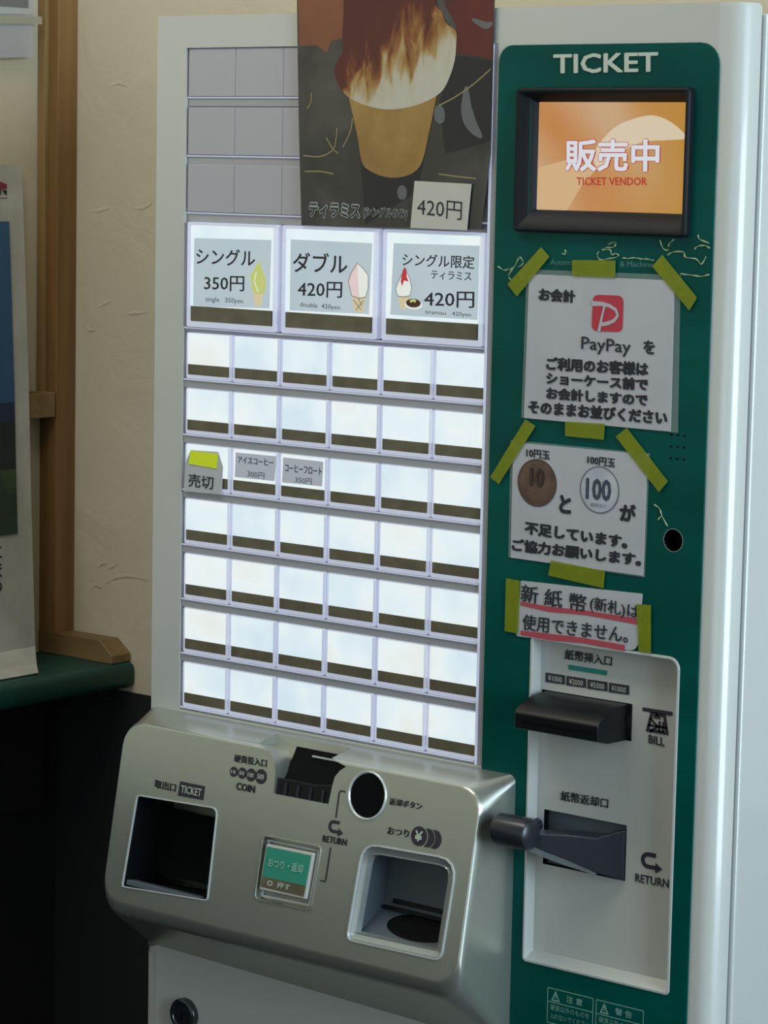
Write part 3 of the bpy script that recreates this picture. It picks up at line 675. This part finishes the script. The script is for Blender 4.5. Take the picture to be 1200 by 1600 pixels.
# console prints
txt(KF, '取出口', (0.169,-0.811), (0.629,-0.812), (0.179,-0.943), ink, con, H, .02)
MB().poly(KF, [(0.697,-0.989), (1.237,-0.979), (1.237,-0.758), (0.709,-0.759)], ink_brown, H).build('printed_box', con)
txt(KF, 'TICKET', (0.754,-0.813), (1.192,-0.810), (0.755,-0.934), paleprint, con, H+.004, .01)
txt(KF, '硬貨投入口', (1.757,-0.172), (2.424,-0.157), (1.766,-0.295), ink, con, H, .02)
cm = MB(); cmt = MB()
for (uv, rr, t_) in ((((1.787,-0.447)), .080, '10'), (((1.960,-0.441)), .088, '50'), (((2.146,-0.442)), .10, '100'), (((2.350,-0.436)), .115, '500')):
    cm.poly(KF, circ(uv, rr, 20), ink_brown, H)
    txt(KF, t_, (uv[0]-rr*.6, uv[1]+rr*.35), (uv[0]+rr*.6, uv[1]+rr*.35), (uv[0]-rr*.6, uv[1]-rr*.35), paleprint, None, H+.004, .02, mb=cmt)
cm.build('printed_coin_symbols', con); cmt.build('lettering', con)
txt(KF, 'COIN', (1.874,-0.594), (2.259,-0.589), (1.883,-0.712), ink, con, H, .03)
lm_ = MB(); lm_.poly(KF, stroke([(4.035,-0.414), (4.002,-0.403), (3.940,-0.410), (3.923,-0.451), (3.923,-0.819)], .022), ink_brown, H)
lm_.poly(KF, stroke([(3.902,-1.268), (3.890,-1.764), (3.870,-1.792), (3.788,-1.788)], .022), ink_brown, H); lm_.build('printed_bracket', con)
ret_arrow(KF, ((3.920,-0.970)), .21, con, H)
txt(KF, 'RETURN', (3.727,-1.110), (4.196,-1.098), (3.726,-1.211), ink, con, H, .02)
txt(KF, '返却ボタン', (4.891,-0.356), (5.502,-0.340), (4.894,-0.466), ink, con, H, .02)
txt(KF, 'おつり', (4.928,-0.782), (5.333,-0.770), (4.930,-0.896), ink, con, H, .02)
yc = Vector(((5.521,-0.829))); ym = MB()
def cres(dx):
    a = [(yc.x+dx+.145*math.cos(t), yc.y+.145*math.sin(t)) for t in [math.radians(-70+i*14) for i in range(11)]]
    b = [(yc.x+dx-.13+.165*math.cos(t), yc.y+.165*math.sin(t)) for t in [math.radians(56-i*11.2) for i in range(11)]]
    return a+b
ym.poly(KF, circ(yc, .145, 24), ink_brown, H); ym.poly(KF, cres(.14), ink_brown, H); ym.poly(KF, cres(.27), ink_brown, H); ym.build('printed_coin_symbols', con)
txt(KF, '¥', (yc.x-.07, yc.y+.08), (yc.x+.07, yc.y+.08), (yc.x-.07, yc.y-.08), paleprint, con, H+.004, .03)
# lower cash door with its lock
ld = MB(); pts = []
prof = [(-.70, .0), (-.66, -.04), (-.5, -.06), (5.8, -.06), (6.0, -.04), (6.02, .0)]
ld.loft([[W(x, y, -26.8) for x, y in prof], [W(x, y, -9.2) for x, y in prof]], white, True, True)
ldo = ld.build('cash_door', mc)
lk = ((0.181,-10.407)); LKF = Frame((0, -.06, 0), (1, 0, 0), (0, 0, 1), (0, -1, 0))
MB().loft([[LKF(*p, h) for p in circ(lk, r, 28)] for r, h in ((.27, 0), (.27, .10), (.24, .13), (.19, .13), (.18, .11), (.02, .11))], lock_m, False, True, flip=True).build('lock', ldo, bevel=.01)
MB().box(LKF, lk[0]-.02, lk[0]+.02, lk[1]-.09, lk[1]+.07, .1, .115, dark).build('keyhole', ldo)

# ---------------------------------------------------------------- papers taped to the machine
def notice(label, outline, slv=None, name='taped_notice', h=.05, group=None):
    n = MB().poly(FR, outline, paper, h, .012); o = n.build(name); tag(o, label, 'notice', group)
    if slv: MB().poly(FR, slv, sleeve, h-.004, .006, ).build('plastic_sleeve', o)
    return o
def tape(parent, pts, h=.066): return MB().poly(FR, pts, tape_m, h, .006).build('tape', parent)
n1 = notice('white notice with red payment logo, taped under the orange screen', [(6.652,-0.221), (9.161,-0.229), (9.146,1.849), (6.679,1.839)],
            [(6.604,-0.218), (9.280,-0.238), (9.237,1.925), (6.632,1.906)])
HN = .056
txt(FR, 'お会計', (6.866,1.655), (7.501,1.649), (6.860,1.467), ink, n1, HN, .055)
lp = quad_round([(7.792,1.089), (8.316,1.096), (8.318,1.604), (7.799,1.599)], .1)
MB().poly(FR, lp, redlogo, HN).build('printed_logo', n1)
lw = MB(); pw = paper
lw.poly(FR, stroke([(7.787,1.473), (7.956,1.476), (8.086,1.455), (8.197,1.403), (8.232,1.324), (8.170,1.250), (8.052,1.203), (7.933,1.184)], [.07, .06, .05, .045, .045, .05, .055, .05]), pw, HN+.004)
lw.poly(FR, stroke([(8.010,1.465), (7.972,1.320), (7.921,1.085)], [.035, .035, .05]), pw, HN+.006)
lw.build('printed_logo_mark', n1)
txt(FR, 'PayPay', (7.626,1.003), (8.462,0.988), (7.627,0.771), ink, n1, HN, .005)
txt(FR, 'を', (8.672,1.011), (8.863,1.010), (8.679,0.818), ink, n1, HN, .035)
txt(FR, 'ご利用のお客様は', (7.025,0.685), (8.772,0.708), (7.025,0.487), ink, n1, HN, .055)
txt(FR, 'ショーケース前で', (7.029,0.468), (8.774,0.484), (7.031,0.289), ink, n1, HN, .055)
txt(FR, 'お会計しますので', (7.036,0.253), (8.775,0.268), (7.039,0.075), ink, n1, HN, .055)
txt(FR, 'そのままお並びください', (6.730,0.049), (9.108,0.054), (6.729,-0.149), ink, n1, HN, .055)
tape(n1, [(6.885,2.230), (7.036,2.100), (6.484,1.514), (6.308,1.680)][::-1]); tape(n1, [(7.431,2.069), (8.167,2.087), (8.169,1.847), (7.439,1.844)][::-1]); tape(n1, [(8.941,2.194), (9.528,1.632), (9.409,1.456), (8.782,2.030)][::-1])
tape(n1, [(7.391,-0.219), (8.070,-0.200), (8.060,-0.426), (7.398,-0.423)][::-1])
n2 = notice('white notice printed with a bronze and a silver coin, taped below the payment notice', [(6.477,-2.264), (8.782,-2.282), (8.796,-0.578), (6.473,-0.586)],
            [(6.434,-2.262), (8.808,-2.304), (8.827,-0.558), (6.426,-0.555)])
txt(FR, '10円玉', (6.715,-0.653), (7.131,-0.661), (6.719,-0.780), ink, n2, HN, .02); txt(FR, '100円玉', (7.788,-0.666), (8.262,-0.680), (7.784,-0.791), ink, n2, HN, .02)
bron = mat('bronze_print', '6b4f42', .6); noisy(bron, [(.35, '48352c'), (.65, '66503f')], 70, 3)
silp = mat('silver_print', 'a8adb4', .6); noisy(silp, [(.35, 'a3a8b0'), (.65, 'bcc0c5')], 50, 3)
c10 = ((6.921,-1.135)); c100 = ((8.009,-1.141)); cn = MB()
cn.poly(FR, circ(c10, .345, 32), bron, HN); cn.poly(FR, circ(c10, .345, 32), mat('bronze_edge', '4a382f', .6), HN+.002, holes=[circ(c10, .325, 32)]); cn.build('printed_coin', n2)
cn = MB(); cn.poly(FR, circ(c100, .335, 32), silp, HN); cn.poly(FR, circ(c100, .335, 32), mat('silver_edge', '5f636a', .6), HN+.002, holes=[circ(c100, .318, 32)]); cn.build('printed_coin', n2)
txt(FR, '10', (c10[0]-.12, c10[1]+.22), (c10[0]+.13, c10[1]+.22), (c10[0]-.12, c10[1]-.06), mat('bronze_dark', '33271f', .6), n2, HN+.004, .035)
txt(FR, '100', (c100[0]-.23, c100[1]+.16), (c100[0]+.20, c100[1]+.16), (c100[0]-.23, c100[1]-.15), mat('steel_ink', '3b4454', .6), n2, HN+.004, .03)
txt(FR, '昭和五十', (c100[0]-.14, c100[1]-.19), (c100[0]+.13, c100[1]-.19), (c100[0]-.14, c100[1]-.25), mat('steel_ink2', '6b727c', .6), n2, HN+.004, .0)
txt(FR, 'と', (7.323,-1.263), (7.535,-1.265), (7.318,-1.533), ink, n2, HN, .055); txt(FR, 'が', (8.357,-1.291), (8.633,-1.292), (8.366,-1.546), ink, n2, HN, .055)
txt(FR, '不足しています。', (6.726,-1.709), (8.518,-1.746), (6.718,-1.896), ink, n2, HN, .055)
txt(FR, 'ご協力お願いします。', (6.505,-1.974), (8.760,-1.966), (6.496,-2.164), ink, n2, HN, .055)
tape(n2, [(6.690,-0.239), (6.871,-0.318), (6.242,-1.213), (6.085,-1.124)][::-1]); tape(n2, [(8.443,-0.232), (9.152,-0.921), (9.010,-1.081), (8.261,-0.366)][::-1]); tape(n2, [(7.209,-2.227), (8.145,-2.282), (8.129,-2.527), (7.168,-2.448)][::-1])
n3 = notice('small handwritten note with red underlines, taped above the bill slot', quad_round([(6.620,-3.399), (8.729,-3.357), (8.781,-2.536), (6.671,-2.580)], [.03, .15, .02, .02]))
txt(FR, '新 紙 幣', (6.691,-2.625), (7.850,-2.656), (6.681,-2.882), ink, n3, HN+.002, .012); txt(FR, '(新札)は', (7.906,-2.659), (8.747,-2.700), (7.903,-2.889), ink, n3, HN+.002, .012)
txt(FR, '使用できません。', (6.732,-3.057), (8.576,-3.030), (6.724,-3.293), ink, n3, HN+.002, .012)
rl = MB(); rl.poly(FR, stroke([(6.682,-2.910), (7.177,-2.937), (7.848,-2.914), (8.756,-2.935)], [.06, .08, .07, .09]), redink, HN); rl.poly(FR, stroke([(6.696,-3.340), (7.247,-3.338), (7.807,-3.316), (8.522,-3.337)], [.07, .1, .08, .09]), redink, HN); rl.build('red_underline', n3)
tape(n3, [(6.420,-2.570), (6.663,-2.581), (6.657,-3.357), (6.418,-3.346)][::-1]); tape(n3, [(8.696,-2.685), (8.937,-2.678), (8.962,-3.355), (8.758,-3.351)][::-1])
# sold out slip on the third row
n4 = MB().poly(FR, [(-0.032,-1.876), (0.783,-1.857), (0.805,-1.411), (0.703,-1.189), (0.111,-1.205), (0.001,-1.414)], mat('slip_paper', 'b4b8ba', .6), .03, .008).build('sold_out_slip')
tag(n4, 'small white sold-out slip taped over the first button of the third row', 'slip')
txt(FR, '売切', (0.075,-1.577), (0.614,-1.582), (0.074,-1.792), ink, n4, .034, .005)
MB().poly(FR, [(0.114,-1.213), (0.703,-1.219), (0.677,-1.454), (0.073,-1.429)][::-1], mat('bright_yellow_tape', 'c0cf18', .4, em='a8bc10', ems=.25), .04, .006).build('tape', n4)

# ---------------------------------------------------------------- dessert poster hanging over the buttons
HP = .06
pt = MB().poly(FR, [(2.382,2.410), (5.804,2.446), (5.941,3.536), (5.95, 6.9), (2.17, 6.9), (2.299,3.876)], mat('poster_stock', '3a3836', .3, coat=.3), HP, .015).build('dessert_poster')
noisy(pt.data.materials[0], [(.3, '1f1e1e'), (.5, '2e2c2a'), (.68, '47433f')], 16, 6, (1, 1, 1), dist=.8)
tag(pt, 'dark poster of a cocoa-dusted soft cream in a wafer cup, hanging over the menu buttons', 'poster')
hp = HP+.003
tanp = mat('print_tan', '8a5538', .35); noisy(tanp, [(.3, '633a26'), (.6, '814f34'), (.8, '8d5d44')], 12, 4)
rdp = mat('print_dark_red', '571e1c', .35); noisy(rdp, [(.3, '3e1716'), (.6, '60201e'), (.85, '7a4038')], 14, 4, dist=1)
grp = mat('print_grey_petal', '5c5e60', .4); charp = mat('print_charcoal', '1b1b1f', .35); goldp = mat('print_gold', '8d8458', .4)
MB().poly(FR, [(2.279,5.103), (2.19, 6.9), (3.3, 6.9), (3.165,5.770), (3.129,5.197), (2.930,5.171), (2.834,4.992), (2.629,5.108)], tanp, hp).build('printed_background', pt)
MB().poly(FR, [(5.934,4.871), (5.295,4.968), (5.272,5.361), (5.065,5.638), (4.9, 6.9), (5.94, 6.9)], rdp, hp).build('printed_background', pt)
MB().poly(FR, [(5.319,4.940), (5.934,4.853), (5.947,3.718), (5.126,3.526), (4.986,4.263)], charp, hp).build('printed_background', pt)
MB().poly(FR, [(3.519,3.458), (3.643,2.465), (4.606,2.960), (4.746,3.521)], charp, hp).build('printed_background', pt)
sh_ = MB()
for pp, ww in (([(5.484,4.492), (5.493,4.172), (5.593,3.944), (5.784,3.762)], [.1, .22, .2, .1]), ([(4.976,4.217), (5.031,3.959)], [.12, .2]), ([(4.326,3.048), (4.344,2.842)], [.12, .18]), ([(5.560,5.447), (5.793,5.352), (5.929,5.386)], [.05, .1, .06])): pp2 = cat(pp, 4, False); sh_.poly(FR, stroke(pp2, [ww[0]*.2+max(ww)*math.sin(math.pi*(i+.5)/len(pp2))*.9 for i in range(len(pp2))]), grp, hp+.001)
for pp in ([(2.398,3.463), (2.679,3.447), (2.868,3.488), (3.017,3.595), (3.060,3.881)], [(2.459,4.164), (2.534,4.260), (2.543,4.403)], [(4.988,4.217), (5.278,4.337), (5.622,4.528), (5.915,4.736)], [(3.180,3.596), (3.324,3.835), (3.357,4.025)], [(2.850,3.736), (2.980,3.575), (3.094,3.500)], [(2.429,3.222), (2.747,3.228), (3.001,3.194)], [(5.016,3.228), (5.370,3.197), (5.698,3.175)]): sh_.poly(FR, stroke(cat(pp, 4, False), .018), goldp, hp+.002)
sh_.build('printed_marks', pt)['kind'] = 'stuff'
cup = mat('print_wafer', 'a17d43', .35); noisy(cup, [(.3, '80602f'), (.5, '91713b'), (.75, 'a2854c')], 30, 4, (1, 1, .8))
cupp = [(3.274,4.356), (3.462,3.761), (3.559,3.380), (3.710,3.256), (3.970,3.177), (4.262,3.165), (4.550,3.245), (4.709,3.421), (4.821,3.819), (4.948,4.364)]
MB().poly(FR, [cupp[0]]+cat(cupp[1:9], 4, False)+[cupp[9]], cup, hp+.004).build('printed_wafer_cup', pt)
cream = mat('print_cream', 'cfc7b4', .35)
cr = MB().poly(FR, cat([(3.153,5.269), (3.138,4.992), (3.025,4.842), (2.994,4.716), (3.066,4.538), (3.253,4.349), (3.550,4.233), (3.944,4.161), (4.336,4.176), (4.717,4.263), (5.029,4.410), (5.180,4.630), (5.266,4.874), (5.285,5.093), (5.270,5.288), (5.095,5.388), (5.012,5.559), (4.898,5.696), (4.8, 6.3), (4.4, 6.75), (3.5, 6.75), (3.15, 6.2), (3.147,5.770)]), cream, hp+.006).build('printed_cream', pt)
def cream_nodes():
    m = cream; b = m.node_tree.nodes['Principled BSDF']; tc = N(m, 'ShaderNodeTexCoord'); ge = N(m, 'ShaderNodeNewGeometry')
    sx = N(m, 'ShaderNodeSeparateXYZ'); Lk(m, tc.outputs['Object'], sx.inputs[0])
    mp = N(m, 'ShaderNodeMapping'); mp.inputs['Scale'].default_value = (85, 1, 34); mp.inputs['Rotation'].default_value = (0, .5, 0); Lk(m, tc.outputs['Object'], mp.inputs[0])
    n = N(m, 'ShaderNodeTexNoise', Scale=1, Detail=5, Distortion=.6); Lk(m, mp.outputs[0], n.inputs['Vector'])
    # height above the lower rim, in metres; the cocoa edge climbs to the right
    e = N(m, 'ShaderNodeMath', operation='MULTIPLY_ADD'); e.inputs[1].default_value = -.55; Lk(m, sx.outputs[0], e.inputs[0]); Lk(m, sx.outputs[2], e.inputs[2])
    mul = N(m, 'ShaderNodeMath', operation='MULTIPLY_ADD'); mul.inputs[1].default_value = .10; mul.inputs[2].default_value = -.050; Lk(m, n.outputs['Fac'], mul.inputs[0])
    ad = N(m, 'ShaderNodeMath', operation='ADD'); Lk(m, e.outputs[0], ad.inputs[0]); Lk(m, mul.outputs[0], ad.inputs[1])
    mr = N(m, 'ShaderNodeMapRange'); mr.inputs[1].default_value = .0; mr.inputs[2].default_value = .10; Lk(m, ad.outputs[0], mr.inputs[0])
    r = ramp(m, [(.0, 'b5b0a2'), (.2, 'b0a892'), (.32, '9c7f4c'), (.44, '7d4c22'), (.56, '501f16'), (.8, '4a1c1a')], mr.outputs[0]); Lk(m, r.outputs[0], b.inputs['Base Color'])
cream_nodes()
fl = mat('caption_outline', 'a9aaa6', .5)
for body, a, bo in (('ティラミス', ((2.541,2.757), (3.537,2.752), (2.540,2.545)), .0), ('(シングルのみ)', ((3.606,2.720), (4.450,2.708), (3.598,2.554)), .0)):
    txt(FR, body, a[0], a[1], a[2], fl, pt, hp+.004, .085, ref=.02, name='caption_outline')
    txt(FR, body, a[0], a[1], a[2], ink, pt, hp+.008, .02)
pn = MB().poly(FR, [(4.528,2.433), (5.572,2.427), (5.636,3.096), (4.590,3.121)], mat('note_paper', 'b8b6ac', .6), .095, .012).build('price_note')
tag(pn, 'small white square price note stuck on the bottom right corner of the dark poster', 'note')
txt(FR, '420円', (4.654,2.881), (5.483,2.835), (4.649,2.615), ink, pn, .098, .0)

# ---------------------------------------------------------------- poster and sheet on the left wall
def P3(X, yz, dx=0): return W(X+dx, yz[0], yz[1])
edge = [(-7.93, ((3.903,3.213))), (-7.75, ((3.823,1.539))), (-7.52, ((3.716,-0.824))), (-7.38, ((3.642,-2.604))), (-7.20, ((3.546,-4.382))), (-7.0, ((3.412,-5.671))), (-6.75, ((3.207,-5.928))), (-6.3, ((2.825,-6.000)))]
WD = 9.0
def sheet(rows, y_in0, y_in1, m, off, name, parent=None):
    b = MB(); vs = []
    for X, (y, z) in rows: vs += [W(X+off, y-y_in0, z), W(X+off, y-y_in1, z)]
    fs = [(2*i, 2*i+1, 2*i+3, 2*i+2) for i in range(len(rows)-1)]
    b.add(vs, fs, m); return b.build(name, parent)
gp = mat('grey_poster_paper', 'a9aaa2', .7); noisy(gp, [(.35, 'a2a39b'), (.65, 'b3b4ad')], 25, 4, bump=.4, bscale=30, bdist=.002)
wp_ = sheet(edge, 0, WD, gp, 0, 'landscape_poster')
sol = wp_.modifiers.new('s', 'SOLIDIFY'); sol.thickness = .0006
tag(wp_, 'tall poster with blue sky landscape picture leaning over the green counter', 'poster')
def interp(z):
    for (X0, (y0, z0)), (X1, (y1, z1)) in zip(edge, edge[1:]):
        if z <= z0 and z >= z1: t = (z0-z)/(z0-z1); return (X0+(X1-X0)*t, (y0+(y1-y0)*t, z))
    return edge[-1] if z < edge[-1][1][1] else edge[0]
zt_ = ((3.463,2.177))[1]; zh = ((3.293,-1.135))[1]; zl = ((3.286,-2.364))[1]; zb2 = ((3.166,-3.559))[1]
inn = lambda u, X, v: None
sky_p = mat('print_blue_sky', '2f5f92', .6); noisy(sky_p, [(.3, '1f4672'), (.7, '34607f')], 2, 1, (1, 1, 1))
sea_p = mat('print_dark_sea', '152846', .6); hill_p = mat('print_dark_hill', '1e2f33', .6); noisy(hill_p, [(.35, '0f1a22'), (.7, '1d2c30')], 30, 4); fld_p = mat('print_green_field', '2f4a2c', .6); noisy(fld_p, [(.3, '141f1c'), (.5, '22382a'), (.7, '36502f')], 20, 4)
IN = ((3.903,3.213))[0]-((3.510,2.176))[0]
def band(za, zb3, m, nm):
    zz = [za]+[e_[1][1] for e_ in edge if zb3 < e_[1][1] < za]+[zb3]
    sheet([interp(z) for z in zz], IN, WD-1, m, .03, nm, wp_)
band(zt_, zh, sky_p, 'printed_sky'); band(zh, zh-.35, sea_p, 'printed_sea'); band(zh-.35, zl, hill_p, 'printed_hills'); band(zl, zb2, fld_p, 'printed_field')
# red roof logo fragment and dark writing at the poster's right part
PF = LW(-7.86)
MB().poly(PF, [(3.197,2.738), (3.468,2.781), (3.468,2.857), (3.292,2.908), (3.196,2.925)], mat('print_crimson', '7c2c40', .6), 0).build('printed_roof', wp_)
lf = MB(); 
for p_ in ([(3.229,2.656), (3.318,2.663), (3.318,2.756), (3.229,2.750)], [(3.364,2.727), (3.437,2.663), (3.469,2.669), (3.460,2.751), (3.372,2.745)], [(3.197,2.604), (3.477,2.611), (3.477,2.599), (3.197,2.592)]): lf.poly(PF, p_, ink, 0)
lf.build('printed_name_strip', wp_)
PF2 = LW(-7.12)
for body, a in (('と', ((2.406,-3.619), (2.676,-3.704), (2.407,-3.879))), ('ま', ((2.407,-3.950), (2.677,-4.024), (2.408,-4.258))), ('の', ((2.408,-4.329), (2.687,-4.381), (2.409,-4.542)))):
    txt(PF2, body, a[0], a[1], a[2], ink, wp_, 0, .02)
ns = MB().poly(LW(-7.80), [(2.597,5.928), (4.056,5.973), (4.052,6.589), (2.595,6.611)], mat('dull_white_sheet', 'a9a9a2', .6), 0, .02).build('framed_sheet')
tag(ns, 'white sheet with a grey picture taped high on the left wall', 'sheet')
MB().poly(LW(-7.80), [(2.597,6.076), (3.926,6.088), (3.923,6.581), (2.595,6.611)], mat('print_grey_picture', '6b6a68', .5), .01).build('printed_picture', ns)
MB().poly(LW(-7.81), [(2.608,5.107), (4.054,5.202), (4.065,5.985), (2.606,5.929)], mat('translucent_sheet', 'b4b5b6', .5, alpha=.6), 0, .008).build('translucent_sheet', ns)
MB().poly(LW(-7.78), [(2.579,5.745), (4.265,5.808), (4.264,5.949), (2.579,5.904)], tape_clear, 0, .006).build('tape', ns)
